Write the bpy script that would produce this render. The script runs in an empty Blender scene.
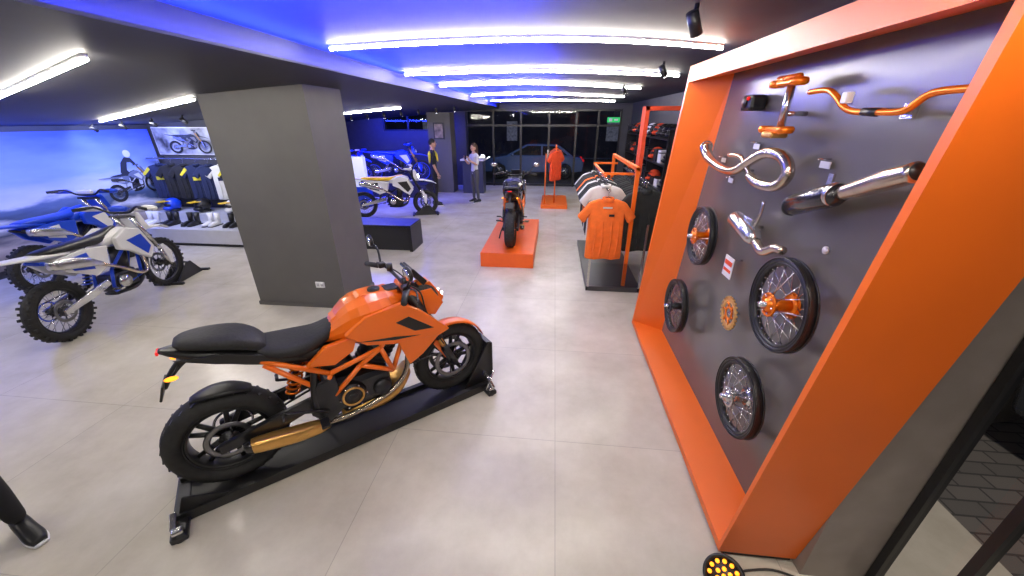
import bpy, bmesh, math, random
from mathutils import Vector, Matrix, Euler
random.seed(4)
pi=math.pi
S=bpy.context.scene
try:
    S.view_settings.view_transform='Standard'
    S.view_settings.look='None'
except Exception: pass
# ---------------------------------------------------------------- materials
MATS={}
def mat(name,col,rough=.5,metal=0,emis=0,noise=.0,nscale=8,coat=0,bump=0,ecol=None):
    if name in MATS: return MATS[name]
    m=bpy.data.materials.new(name);m.use_nodes=True;nt=m.node_tree;p=nt.nodes['Principled BSDF']
    p.inputs['Base Color'].default_value=(*col,1);p.inputs['Roughness'].default_value=rough;p.inputs['Metallic'].default_value=metal
    if coat: p.inputs['Coat Weight'].default_value=coat;p.inputs['Coat Roughness'].default_value=.08
    if emis:
        p.inputs['Emission Color'].default_value=(*(ecol or col),1);p.inputs['Emission Strength'].default_value=emis
    tc=nt.nodes.new('ShaderNodeTexCoord');n=nt.nodes.new('ShaderNodeTexNoise');n.inputs['Scale'].default_value=nscale;n.inputs['Detail'].default_value=5
    nt.links.new(tc.outputs['Object'],n.inputs['Vector'])
    if noise:
        r=nt.nodes.new('ShaderNodeValToRGB')
        a=tuple(max(0,x*(1-noise)) for x in col);b=tuple(min(1,x*(1+noise)) for x in col)
        r.color_ramp.elements[0].position=.3;r.color_ramp.elements[1].position=.7
        r.color_ramp.elements[0].color=(*a,1);r.color_ramp.elements[1].color=(*b,1)
        nt.links.new(n.outputs['Fac'],r.inputs['Fac']);nt.links.new(r.outputs['Color'],p.inputs['Base Color'])
    if bump:
        bp=nt.nodes.new('ShaderNodeBump');bp.inputs['Strength'].default_value=bump;bp.inputs['Distance'].default_value=.01
        nt.links.new(n.outputs['Fac'],bp.inputs['Height']);nt.links.new(bp.outputs['Normal'],p.inputs['Normal'])
    MATS[name]=m;return m
ORG=mat('orange_paint',(.9,.17,.008),.3,0,noise=.06,nscale=3,coat=.3)
ORGF=mat('orange_frame_paint',(.85,.15,.008),.42,0,noise=.05,nscale=2)
ORGM=mat('orange_anodised',(.95,.22,.01),.25,.6,noise=.05)
RED=mat('red_orange_cloth',(.75,.07,.015),.8,noise=.12,nscale=12,bump=.3)
BLK=mat('black_plastic',(.012,.012,.013),.4,noise=.2)
SEAT=mat('black_seat',(.014,.014,.015),.62,noise=.3,nscale=60,bump=.2)
RUB=mat('tyre_rubber',(.013,.013,.013),.7,noise=.3,nscale=30)
DMET=mat('dark_metal',(.05,.05,.055),.35,.8,noise=.2)
SIL=mat('aluminium',(.62,.62,.63),.25,.95,noise=.08,nscale=14)
DISC=mat('brake_disc_steel',(.22,.22,.23),.35,.95,noise=.1,nscale=14)
CHR=mat('chrome',(.8,.8,.8),.1,1,noise=.03)
GLD=mat('bronze_metal',(.75,.42,.12),.3,.8,noise=.12)
TIT=mat('titanium',(.55,.46,.36),.25,.95,noise=.25,nscale=10)
CARB=mat('carbon_dark',(.02,.02,.022),.25,.2,noise=.4,nscale=90,coat=.5)
WHT=mat('white_plastic',(.75,.75,.76),.35,noise=.04)
BLU=mat('blue_plastic',(.01,.06,.6),.3,noise=.06)
YEL=mat('yellow_plastic',(.85,.55,.02),.4,noise=.05)
LEDW=mat('led_white',(1,1,1),.3,emis=5)
TUBE=mat('tube_light',(1,1,1),.3,emis=125,ecol=(1,.93,.83))
REDL=mat('red_lens',(.6,.01,.01),.2,emis=.8)
AMB=mat('amber_lens',(1,.35,.02),.2,emis=2)
# ---------------------------------------------------------------- mesh builder
def catm(pts,n=5):
    P=[Vector(p) for p in pts];out=[]
    for i in range(len(P)-1):
        p0=P[max(i-1,0)];p1=P[i];p2=P[i+1];p3=P[min(i+2,len(P)-1)]
        for k in range(n):
            t=k/n
            out.append(.5*((2*p1)+(-p0+p2)*t+(2*p0-5*p1+4*p2-p3)*t*t+(-p0+3*p1-3*p2+p3)*t**3))
    out.append(P[-1]);return out
class B:
    def __init__(s): s.bm=bmesh.new();s.mats=[];s.M=Matrix()
    def mi(s,m):
        if m not in s.mats: s.mats.append(m)
        return s.mats.index(m)
    def raw(s,vs,fs,m,smooth=True):
        i=s.mi(m);V=[s.bm.verts.new(s.M@Vector(v)) for v in vs]
        for f in fs:
            try:
                q=s.bm.faces.new([V[k] for k in f]);q.material_index=i;q.smooth=smooth
            except ValueError: pass
    def tmp(s,b,m,X,smooth=False):
        b.verts.ensure_lookup_table();b.verts.index_update()
        s.raw([X@v.co for v in b.verts],[[v.index for v in f.verts] for f in b.faces],m,smooth);b.free()
    def box(s,c,size,m,rot=(0,0,0),bev=0):
        b=bmesh.new();bmesh.ops.create_cube(b,size=1)
        bmesh.ops.scale(b,vec=size,verts=b.verts)
        if bev: bmesh.ops.bevel(b,geom=b.edges[:],offset=min(bev,min(size)*.45),segments=2,affect='EDGES',profile=.5)
        s.tmp(b,m,Matrix.Translation(c)@Euler(rot).to_matrix().to_4x4())
    def bx(s,x0,x1,y0,y1,z0,z1,m,bev=0): s.box(((x0+x1)/2,(y0+y1)/2,(z0+z1)/2),(abs(x1-x0),abs(y1-y0),abs(z1-z0)),m,bev=bev)
    def ell(s,c,r,m,rot=(0,0,0),n=16):
        b=bmesh.new();bmesh.ops.create_uvsphere(b,u_segments=n,v_segments=max(6,n*2//3),radius=1);bmesh.ops.scale(b,vec=r,verts=b.verts)
        s.tmp(b,m,Matrix.Translation(c)@Euler(rot).to_matrix().to_4x4(),True)
    def tube(s,pts,r,m,n=8,smooth=0,cap=True):
        if smooth:
            if isinstance(r,(list,tuple)):
                rr=[]
                for i in range(len(r)-1):
                    rr+=[r[i]+(r[i+1]-r[i])*k/smooth for k in range(smooth)]
                r=rr+[r[-1]]
            pts=catm(pts,smooth)
        P=[Vector(p) for p in pts];N=len(P)
        R=r if isinstance(r,(list,tuple)) else [r]*N
        t=(P[1]-P[0]).normalized();u=t.orthogonal().normalized();vs=[]
        for i in range(N):
            a=P[max(i-1,0)];c=P[min(i+1,N-1)];t2=(c-a)
            t2=t2.normalized() if t2.length>1e-9 else t
            q=t.rotation_difference(t2);u=(q@u).normalized();t=t2;w=t.cross(u)
            for k in range(n):
                an=2*pi*k/n;vs.append(P[i]+(u*math.cos(an)+w*math.sin(an))*R[i])
        fs=[(i*n+k,i*n+(k+1)%n,(i+1)*n+(k+1)%n,(i+1)*n+k) for i in range(N-1) for k in range(n)]
        if cap: fs+=[tuple(range(n))[::-1],tuple((N-1)*n+k for k in range(n))]
        s.raw(vs,fs,m)
    def cyl(s,a,b,r,m,r2=None,n=20): s.tube([a,b],[r,r if r2 is None else r2],m,n)
    def torus(s,c,R,rr,rw,m,axis='y',n=44,k=10,a0=0,a1=2*pi):
        full=abs(a1-a0-2*pi)<1e-6;N=n if full else n+1;vs=[]
        for i in range(N):
            a=a0+(a1-a0)*i/n
            for j in range(k):
                b=2*pi*j/k;rad=R+rr*math.cos(b);o=rw*math.sin(b)
                x,z=rad*math.cos(a),rad*math.sin(a)
                p=(x,o,z) if axis=='y' else ((x,z,o) if axis=='z' else (o,x,z))
                vs.append(Vector(c)+Vector(p))
        fs=[]
        for i in range(n):
            i2=(i+1)%N
            for j in range(k): fs.append((i*k+j,i*k+(j+1)%k,i2*k+(j+1)%k,i2*k+j))
        if not full: fs+=[tuple(range(k)),tuple(n*k+j for j in range(k))]
        s.raw(vs,fs,m)
    def prism(s,poly,a,b,m,plane='xz',bev=0,smooth=False):
        t=bmesh.new();n=len(poly)
        def f(p,h): return {'xz':(p[0],h,p[1]),'yz':(h,p[0],p[1]),'xy':(p[0],p[1],h)}[plane]
        A=[t.verts.new(f(p,a)) for p in poly];C=[t.verts.new(f(p,b)) for p in poly]
        t.faces.new(A);t.faces.new(C[::-1])
        for i in range(n): t.faces.new((A[i],C[i],C[(i+1)%n],A[(i+1)%n]))
        bmesh.ops.recalc_face_normals(t,faces=t.faces)
        if bev: bmesh.ops.bevel(t,geom=t.edges[:],offset=bev,segments=2,affect='EDGES',profile=.5,clamp_overlap=True)
        s.tmp(t,m,Matrix(),smooth)
    def loft(s,secs,m,n=16,p=2.5,sub=3,flat=False):
        Q=[]
        for i in range(len(secs)-1):
            for k in range(sub):
                t=k/sub
                a0=secs[max(i-1,0)];a=secs[i];b=secs[i+1];b1=secs[min(i+2,len(secs)-1)]
                Q.append([.5*(2*y+(-x+z)*t+(2*x-5*y+4*z-w)*t*t+(-x+3*y-3*z+w)*t**3) for x,y,z,w in zip(a0,a,b,b1)])
        Q.append(secs[-1]);vs=[]
        for (x,y,z,hw,hh) in Q:
            for k in range(n):
                a=2*pi*k/n;c_,s_=math.cos(a),math.sin(a)
                vs.append((x,y+hw*math.copysign(abs(c_)**(2/p),c_),z+hh*math.copysign(abs(s_)**(2/p),s_)))
        N=len(Q)
        fs=[(i*n+k,i*n+(k+1)%n,(i+1)*n+(k+1)%n,(i+1)*n+k) for i in range(N-1) for k in range(n)]
        fs+=[tuple(range(n)),tuple((N-1)*n+k for k in range(n))]
        s.raw(vs,fs,m,not flat)
    def done(s,name,loc=(0,0,0),rot=(0,0,0),sc=1,me_only=False):
        bmesh.ops.recalc_face_normals(s.bm,faces=s.bm.faces)
        me=bpy.data.meshes.new(name);s.bm.to_mesh(me);s.bm.free()
        for m in s.mats: me.materials.append(m)
        if me_only: return me
        return put(name,me,loc,rot,sc)
def put(name,me,loc=(0,0,0),rot=(0,0,0),sc=1):
    o=bpy.data.objects.new(name,me);S.collection.objects.link(o)
    o.location=loc;o.rotation_euler=rot;o.scale=(sc,sc,sc) if not isinstance(sc,tuple) else sc
    return o
# ---------------------------------------------------------------- wheel
def wheel(b,c,R,w,rr,rim,spk,style='cast',knob=False,tyre=True,disc=.13,hub=None,discside=(-1,1)):
    c=Vector(c);hub=hub or DMET
    if tyre:
        b.torus(c,(R+rr)/2,(R-rr)/2+.004,w/2,RUB,n=48,k=12)
        if knob:
            for i in range(34):
                a=2*pi*i/34
                for o in ((-.3,.3) if i%2 else (-.42,0,.42)):
                    b.box(c+Vector((math.cos(a)*(R-.008),o*w,math.sin(a)*(R-.008))),(.026,w*.2,.026),RUB,rot=(0,-a,0))
        else:
            for i in range(30):
                a=2*pi*i/30
                for o in (-1,1): b.box(c+Vector((math.cos(a)*(R-.004),o*w*.2,math.sin(a)*(R-.004))),(.006,w*.22,.012),BLK,rot=(o*.5,-a,0))
    else:
        b.torus(c,rr+.012,.014,w*.42,rim,n=56,k=8)
        b.torus(c+Vector((0,w*.36,0)),rr+.024,.005,.005,rim,n=56,k=6);b.torus(c+Vector((0,-w*.36,0)),rr+.024,.005,.005,rim,n=56,k=6)
        for i in range(32):
            a=2*pi*i/32;b.cyl(c+Vector((math.cos(a)*(rr-.02),0,math.sin(a)*(rr-.02))),c+Vector((math.cos(a)*(rr+.002),0,math.sin(a)*(rr+.002))),.005,spk,n=5)
    b.torus(c,rr-.004,.013,w*.33,rim,n=48,k=8)
    if tyre: b.torus(c,rr+.008,.008,w*.36,rim,n=48,k=8)
    b.cyl(c+Vector((0,-.07,0)),c+Vector((0,.07,0)),.032,hub,n=20)
    for sgn in (-1,1): b.cyl(c+Vector((0,sgn*.045,0)),c+Vector((0,sgn*.055,0)),.055,hub,n=24)
    b.cyl(c+Vector((0,-.1,0)),c+Vector((0,.1,0)),.014,SIL,n=12)
    if style=='cast':
        for i in range(5):
            for d in (-.13,.13):
                a=2*pi*i/5+d;a2=2*pi*i/5+d*1.5
                b.tube([c+Vector((math.cos(a)*.03,0,math.sin(a)*.03)),c+Vector((math.cos(a2)*rr,0,math.sin(a2)*rr))],[.019,.013],rim,6)
    else:
        for i in range(32):
            a=2*pi*i/32;sg=1 if i%2 else -1;a2=a+(.35 if (i//2)%2 else -.35)
            b.tube([c+Vector((math.cos(a2)*.05,sg*.05,math.sin(a2)*.05)),c+Vector((math.cos(a)*rr,0,math.sin(a)*rr))],.0028,spk,4)
    if disc:
        for sg in discside:
            b.torus(c+Vector((0,sg*.062,0)),disc,.018,.003,DISC,n=40,k=6)
            for i in range(6):
                a=2*pi*i/6
                b.tube([c+Vector((math.cos(a)*.05,sg*.06,math.sin(a)*.05)),c+Vector((math.cos(a+.25)*(disc-.015),sg*.06,math.sin(a+.25)*(disc-.015)))],.005,BLK,5)
def arcband(b,c,R,a0,a1,w,th,m,n=14):
    vs=[];c=Vector(c)
    for i in range(n+1):
        a=a0+(a1-a0)*i/n;ww=w*(.55+.45*math.sin(pi*(i/n)))
        for (rad,o) in ((R,-ww),(R+th*1.5,-ww*.5),(R+th*2,0),(R+th*1.5,ww*.5),(R,ww),(R-th*.3,ww*.9),(R+th*.8,0),(R-th*.3,-ww*.9)):
            vs.append(c+Vector((rad*math.cos(a),o,rad*math.sin(a))))
    k=8
    fs=[(i*k+j,i*k+(j+1)%k,(i+1)*k+(j+1)%k,(i+1)*k+j) for i in range(n) for j in range(k)]+[tuple(range(k)),tuple(n*k+j for j in range(k))]
    b.raw(vs,fs,m)
def coil(b,p0,p1,R,r,m,turns=7):
    p0=Vector(p0);p1=Vector(p1);t=(p1-p0).normalized();u=t.orthogonal().normalized();w=t.cross(u);P=[]
    N=turns*10
    for i in range(N+1):
        a=2*pi*i/10;P.append(p0+(p1-p0)*(i/N)+(u*math.cos(a)+w*math.sin(a))*R)
    b.tube(P,r,m,5)
# ---------------------------------------------------------------- naked motorcycle
def naked_bike(body,trim,frame,rimm):
    b=B()
    wheel(b,(0,0,.32),.315,.175,.21,rimm,SIL,disc=.11,discside=(-1,))
    wheel(b,(1.49,0,.31),.305,.12,.21,rimm,SIL,disc=.14)
    for sg in (-1,1):
        b.cyl((1.49,sg*.105,.30),(1.40,sg*.105,.50),.026,DMET);b.cyl((1.415,sg*.105,.47),(1.36,sg*.105,.60),.021,GLD)
        b.cyl((1.37,sg*.105,.58),(1.19,sg*.105,1.0),.03,BLK)
        b.box((1.425,sg*.1,.42),(.05,.045,.11),DMET,rot=(0,-.4,0),bev=.01)
        b.tube([(1.17,0,1.06),(1.17,sg*.1,1.065),(1.14,sg*.24,1.10),(1.08,sg*.36,1.09)],.013,BLK,8,4)
        b.cyl((1.105,sg*.29,1.095),(1.05,sg*.41,1.085),.019,SEAT,n=12)
        b.tube([(1.14,sg*.25,1.1),(1.17,sg*.3,1.09),(1.13,sg*.42,1.075)],.006,DMET,6,3)
        b.box((1.12,sg*.25,1.11),(.05,.05,.04),BLK,bev=.008)
        b.cyl((1.15,sg*.16,1.09),(1.15,sg*.16,1.14),.022,BLK,n=12)
        b.tube([(1.12,sg*.27,1.11),(1.13,sg*.33,1.2),(1.11,sg*.38,1.24)],.008,BLK,6,3)
        b.ell((1.10,sg*.40,1.26),(.02,.065,.045),BLK);b.ell((1.086,sg*.40,1.26),(.008,.056,.036),CHR)
        b.prism([(-.05,.29),(-.05,.35),(.3,.43),(.52,.47),(.54,.40),(.3,.33)],sg*.105,sg*.14,DMET,bev=.008)
        # sharp tank side scoops running down to the radiator
        b.prism([(.72,.86),(.86,.955),(1.10,.985),(1.22,.90),(1.42,.69),(1.33,.66),(1.16,.69),(1.02,.70),(.84,.755)],sg*.165,sg*.205,body,bev=.008)
        b.prism([(1.04,.70),(1.16,.72),(1.34,.665),(1.2,.55),(1.10,.50)],sg*.175,sg*.2,trim,bev=.006)
        b.prism([(1.04,.86),(1.13,.88),(1.30,.74),(1.16,.76)],sg*.203,sg*.209,BLK,bev=.002)
        b.prism([(.78,.80),(1.02,.735),(1.2,.715),(1.02,.76)],sg*.2,sg*.208,BLK,bev=.002)
        b.prism([(.48,.70),(.60,.80),(.80,.82),(.76,.72),(.64,.66)],sg*.12,sg*.16,trim,bev=.006)
        for p,q in [((1.13,.06,.86),(.92,.19,.70)),((.92,.19,.70),(.60,.17,.62)),((1.15,.06,.74),(.98,.19,.50)),((.98,.19,.50),(.92,.19,.70)),((.98,.19,.50),(.78,.19,.62)),((.78,.19,.62),(.6,.17,.45)),((.60,.17,.62),(.54,.16,.38)),((.92,.19,.70),(.78,.19,.62)),((.60,.17,.62),(.22,.1,.84)),((.56,.16,.48),(.28,.11,.78))]:
            b.cyl((p[0],sg*p[1],p[2]),(q[0],sg*q[1],q[2]),.0165,frame,n=10)
        b.prism([(.44,.36),(.5,.56),(.62,.6),(.64,.34),(.54,.26)],sg*.15,sg*.185,DMET,bev=.01)
        b.cyl((.5,sg*.18,.32),(.5,sg*.28,.32),.012,SIL,n=10);b.box((.5,sg*.26,.335),(.05,.09,.015),BLK)
        b.tube([(.54,sg*.19,.36),(.42,sg*.2,.42),(.30,sg*.2,.46)],.01,DMET,6,3);b.cyl((.3,sg*.2,.46),(.3,sg*.27,.46),.011,BLK,n=8)
        b.cyl((1.1,sg*.19,.50),(1.3,sg*.21,.52),.005,BLK,n=6)
        b.ell((-.11,sg*.12,.86),(.03,.013,.013),AMB)
        b.cyl((-.09,sg*.02,.87),(-.11,sg*.12,.86),.006,BLK,n=6)
        b.prism([(1.25,.99),(1.35,.99),(1.43,.86),(1.36,.78),(1.24,.82)],sg*.088,sg*.102,body,bev=.004)
        b.prism([(1.44,.46),(1.36,.56),(1.33,.52),(1.42,.36)],sg*.072,sg*.082,body,bev=.003)
        b.prism([(-.08,.955),(.14,.92),(.42,.80),(.5,.74),(.32,.78),(.08,.875)],sg*.11,sg*.125,BLK,bev=.004)
    b.box((1.2,0,1.0),(.09,.27,.035),trim,rot=(0,.4,0),bev=.01);b.box((1.31,0,.76),(.08,.27,.03),DMET,rot=(0,.4,0),bev=.01)
    b.cyl((1.2,0,1.0),(1.29,0,.76),.03,DMET)
    arcband(b,(1.49,0,.31),.32,.35,2.3,.065,.006,body)
    b.loft([(1.26,0,.92,.09,.10),(1.33,0,.90,.10,.12),(1.40,0,.87,.07,.10),(1.43,0,.85,.03,.06)],BLK,p=3,n=12,flat=True)
    b.prism([(1.27,1.02),(1.36,1.03),(1.46,.88),(1.42,.80),(1.38,.80),(1.39,.9),(1.32,.98)],-.05,.05,body,bev=.006)
    b.prism([(1.20,1.15),(1.24,1.16),(1.33,1.05),(1.30,1.02)],-.09,.09,BLK,bev=.006)
    for sg in (-1,1): b.box((1.44,sg*.034,.87),(.01,.012,.10),LEDW,rot=(0,.3,0))
    b.box((1.235,0,1.12),(.02,.17,.1),BLK,rot=(0,-.6,0),bev=.008);b.box((1.222,0,1.127),(.004,.14,.075),mat('dash_screen',(.02,.03,.05),.1,emis=.3,ecol=(.3,.5,1)),rot=(0,-.6,0))
    for sg in (-1,1):
        b.tube([(1.16,sg*.2,1.1),(1.25,sg*.15,1.0),(1.3,sg*.1,.8),(1.42,sg*.12,.5)],.006,BLK,6,5)
    # faceted tank, broad shoulders falling to the seat
    b.loft([(.60,0,.81,.07,.035),(.68,0,.84,.11,.075),(.78,0,.885,.17,.12),(.90,0,.91,.205,.13),(1.04,0,.92,.18,.12),(1.12,0,.93,.11,.08),(1.17,0,.93,.05,.04)],body,n=14,p=2.3,sub=2,flat=True)
    b.cyl((.98,0,1.03),(.98,0,1.052),.04,BLK);b.prism([(.68,.925),(.88,1.045),(1.12,1.025),(1.12,.99),(.9,1.01),(.72,.90)],-.055,.055,body,bev=.004)
    b.box((1.09,0,1.025),(.10,.10,.03),BLK,bev=.01)
    b.loft([(.27,0,.87,.11,.03),(.33,0,.84,.14,.045),(.45,0,.82,.155,.05),(.58,0,.825,.12,.05),(.68,0,.865,.08,.045),(.73,0,.90,.04,.02)],SEAT,p=3)
    b.loft([(-.07,0,1.005,.05,.012),(-.03,0,1.0,.09,.028),(.07,0,.985,.12,.04),(.2,0,.95,.13,.05),(.28,0,.905,.115,.045),(.32,0,.88,.08,.02)],SEAT,p=3)
    b.loft([(-.14,0,.975,.02,.01),(-.08,0,.955,.06,.025),(.04,0,.915,.10,.04),(.2,0,.85,.12,.055),(.45,0,.76,.12,.055),(.6,0,.74,.1,.05)],BLK,p=3)
    b.box((-.145,0,.972),(.01,.06,.016),REDL)
    b.tube([(-.02,0,.92),(-.09,0,.87),(-.15,0,.80),(-.18,0,.75)],[.028,.022,.016,.012],BLK,8,3)
    b.box((-.185,0,.755),(.012,.14,.09),BLK,rot=(0,.35,0),bev=.004)
    arcband(b,(0,0,.32),.328,1.0,1.9,.08,.005,BLK)
    b.box((.76,0,.40),(.42,.30,.24),DMET,bev=.05);b.box((.80,0,.27),(.34,.22,.1),DMET,bev=.03)
    b.cyl((.84,0,.46),(1.0,0,.70),.1,DMET);b.cyl((.70,0,.48),(.62,0,.72),.095,DMET)
    for k in range(5):
        t=.25+k*.13;b.cyl(Vector((.84,0,.46)).lerp(Vector((1.0,0,.70)),t),Vector((.84,0,.46)).lerp(Vector((1.0,0,.70)),t+.03),.115,BLK)
    b.box((1.02,0,.71),(.15,.24,.12),DMET,rot=(0,-.6,0),bev=.03);b.box((.6,0,.72),(.13,.22,.1),DMET,rot=(0,.3,0),bev=.03)
    for sg in (-1,1):
        b.cyl((.70,sg*.14,.40),(.70,sg*.19,.40),.095,DMET,r2=.08,n=28);b.torus((.70,sg*.19,.40),.065,.008,.006,GLD)
        b.cyl((.90,sg*.14,.37),(.90,sg*.18,.37),.07,DMET,r2=.055,n=24);b.cyl((.70,sg*.19,.40),(.70,sg*.2,.40),.03,BLK)
        for k in range(6):
            a=2*pi*k/6;b.cyl((.70+.085*math.cos(a),sg*.185,.40+.085*math.sin(a)),(.70+.085*math.cos(a),sg*.2,.40+.085*math.sin(a)),.006,SIL,n=6)
    b.box((1.14,0,.60),(.05,.34,.26),BLK,rot=(0,-.15,0),bev=.01)
    for k in range(8): b.box((1.17,0,.5+k*.028),(.006,.31,.006),SIL,rot=(0,-.15,0))
    b.loft([(.62,0,.22,.09,.04),(.78,0,.215,.13,.055),(.92,0,.22,.13,.055),(1.05,0,.27,.11,.05),(1.13,0,.35,.07,.04)],GLD,p=3)
    b.tube([(1.05,-.05,.68),(1.12,-.08,.55),(1.08,-.11,.38),(.94,-.13,.28),(.7,-.13,.22),(.5,-.14,.235)],.019,TIT,10,5)
    b.tube([(.60,-.05,.75),(.52,-.14,.66),(.48,-.17,.45),(.50,-.16,.26)],.02,DMET,10,5)
    b.loft([(.10,-.19,.315,.03,.035),(.14,-.19,.31,.042,.045),(.32,-.18,.275,.046,.05),(.46,-.16,.245,.04,.042),(.53,-.15,.235,.024,.026)],GLD,p=3.2)
    b.loft([(.07,-.19,.32,.026,.028),(.11,-.19,.314,.036,.04)],CARB,p=3.2)
    b.torus((.02,.1,.32),.1,.008,.006,SIL);b.tube([(0,.1,.41),(.52,.1,.47)],.008,DMET,6);b.tube([(0,.1,.23),(.52,.1,.38)],.008,DMET,6)
    b.cyl((.36,0,.42),(.46,0,.72),.02,DMET);coil(b,(.37,0,.45),(.45,0,.68),.038,.008,ORGM)
    b.tube([(1.45,-.08,.42),(1.35,-.14,.62),(1.18,-.1,1.0)],.005,BLK,6,4)
    b.tube([(.55,.15,.3),(.5,.22,.12),(.47,.25,.0)],.011,DMET,8,3)
    return b.done('x',me_only=True)
# ---------------------------------------------------------------- dirt bike
def dirt_bike(body,accent,seatm,rimm,knob=True,forkm=None,plast2=None):
    b=B();fr,rrr=(.34,.325) if knob else (.31,.31);plast2=plast2 or body
    wheel(b,(0,0,rrr),rrr,.11 if knob else .15,.235,rimm,SIL,'wire',knob,disc=.1,discside=(-1,))
    wheel(b,(1.48,0,fr),fr,.08 if knob else .12,.27 if knob else .22,rimm,SIL,'wire',knob,disc=.12,discside=(1,))
    forkm=forkm or GLD
    for sg in (-1,1):
        b.cyl((1.48,sg*.095,fr-.03),(1.40,sg*.095,.55),.024,SIL);b.cyl((1.40,sg*.095,.55),(1.36,sg*.095,.64),.02,CHR)
        b.cyl((1.365,sg*.095,.62),(1.16,sg*.095,1.06),.028,forkm)
        b.prism([(1.5,fr-.02),(1.53,fr+.15),(1.44,.62),(1.40,.62),(1.45,.45),(1.46,fr)],sg*.115,sg*.13,plast2,bev=.004)
        b.prism([(-.05,rrr-.03),(-.05,rrr+.03),(.3,.43),(.52,.47),(.54,.40),(.3,.34)],sg*.085,sg*.115,SIL,bev=.008)
        b.prism([(.74,.90),(.92,.98),(1.10,.93),(1.22,.66),(1.12,.53),(1.0,.60),(.88,.70),(.74,.76)],sg*.13,sg*.19,body,bev=.014)
        b.prism([(.86,.84),(1.08,.86),(1.16,.68),(1.08,.60)],sg*.188,sg*.197,accent,bev=.002)
        b.prism([(.02,.86),(.40,.88),(.66,.84),(.60,.62),(.42,.56),(.16,.70)],sg*.10,sg*.135,body,bev=.01)
        b.prism([(.12,.83),(.40,.84),(.42,.64),(.2,.70)],sg*.134,sg*.14,accent,bev=.002)
        for p,q in [((1.12,.05,.86),(.62,.1,.55)),((.62,.1,.55),(.56,.1,.35)),((1.12,.04,.72),(1.0,.08,.36)),((1.0,.08,.36),(.56,.1,.30)),((.66,.1,.60),(.0,.07,.86))]:
            b.cyl((p[0],sg*p[1],p[2]),(q[0],sg*q[1],q[2]),.017,accent if accent is not WHT else DMET,n=8)
        b.tube([(1.15,0,1.11),(1.15,sg*.12,1.12),(1.12,sg*.24,1.19),(1.06,sg*.38,1.18)],.013,BLK,8,4)
        b.cyl((1.085,sg*.3,1.185),(1.04,sg*.41,1.175),.019,SEAT,n=10)
        b.tube([(1.05,sg*.41,1.18),(1.18,sg*.4,1.16),(1.2,sg*.28,1.16),(1.15,sg*.18,1.15)],[.012,.03,.034,.014],plast2,8,3)
        b.tube([(1.12,sg*.24,1.2),(1.15,sg*.3,1.17),(1.11,sg*.42,1.15)],.006,SIL,6,3)
        b.box((1.13,sg*.12,.72),(.03,.1,.26),DMET,rot=(0,-.2,0),bev=.006)
        b.box((.5,sg*.2,.36),(.05,.1,.02),SIL)
        b.cyl((.70,sg*.1,.38),(.70,sg*.15,.38),.085,SIL if sg<0 else DMET,r2=.07,n=24)
    b.box((1.16,0,1.06),(.08,.25,.03),DMET,rot=(0,.4,0),bev=.008);b.box((1.30,0,.78),(.07,.24,.03),DMET,rot=(0,.4,0),bev=.008)
    b.box((1.15,0,1.16),(.06,.2,.06),accent,bev=.02)
    b.loft([(1.14,0,.84,.05,.012),(1.25,0,.86,.10,.018),(1.45,0,.86,.095,.02),(1.65,0,.82,.07,.015),(1.78,0,.76,.03,.008)],plast2,p=2.6)
    b.prism([(1.24,1.10),(1.29,1.10),(1.37,.88),(1.33,.86),(1.24,.9)],-.11,.11,body,bev=.02);b.box((1.365,0,.96),(.02,.12,.08),LEDW if not knob else accent,rot=(0,-.3,0),bev=.01)
    b.loft([(.02,0,.93,.06,.02),(.15,0,.93,.09,.035),(.45,0,.915,.10,.045),(.7,0,.91,.09,.05),(.88,0,.95,.06,.04),(.98,0,.98,.03,.02)],seatm,p=3)
    b.loft([(.66,0,.86,.08,.06),(.8,0,.88,.12,.08),(.95,0,.90,.13,.08),(1.07,0,.90,.08,.06)],body,p=2.5)
    b.loft([(-.40,0,.97,.05,.008),(-.28,0,.955,.08,.014),(-.1,0,.93,.095,.02),(.1,0,.90,.09,.03),(.3,0,.87,.09,.03)],plast2,p=2.6)
    b.box((-.36,0,.945),(.01,.07,.02),REDL)
    b.box((.76,0,.38),(.36,.2,.22),DMET,bev=.04);b.cyl((.84,0,.46),(.92,0,.74),.08,DMET);b.box((.93,0,.77),(.14,.15,.08),SIL,rot=(0,-.25,0),bev=.02)
    b.loft([(.6,0,.25,.08,.02),(.85,0,.24,.1,.03),(1.02,0,.3,.08,.03),(1.08,0,.38,.05,.02)],BLK,p=3)
    b.tube([(.98,-.02,.72),(1.1,-.06,.66),(1.08,-.11,.42),(.92,-.15,.40),(.7,-.15,.55),(.52,-.14,.66)],.021,TIT,10,5)
    b.loft([(-.02,-.15,.83,.03,.035),(.03,-.15,.82,.045,.055),(.34,-.145,.75,.048,.06),(.46,-.14,.70,.03,.035),(.52,-.14,.67,.022,.024)],SIL,p=3)
    b.torus((0,.1,rrr),.1,.008,.005,accent);b.tube([(0,.1,rrr+.1),(.56,.1,.45)],.008,DMET,6);b.tube([(0,.1,rrr-.1),(.56,.1,.34)],.008,DMET,6)
    b.cyl((.38,0,.42),(.5,0,.74),.018,DMET);coil(b,(.39,0,.45),(.48,0,.7),.035,.007,accent)
    return b.done('x',me_only=True)
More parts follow.
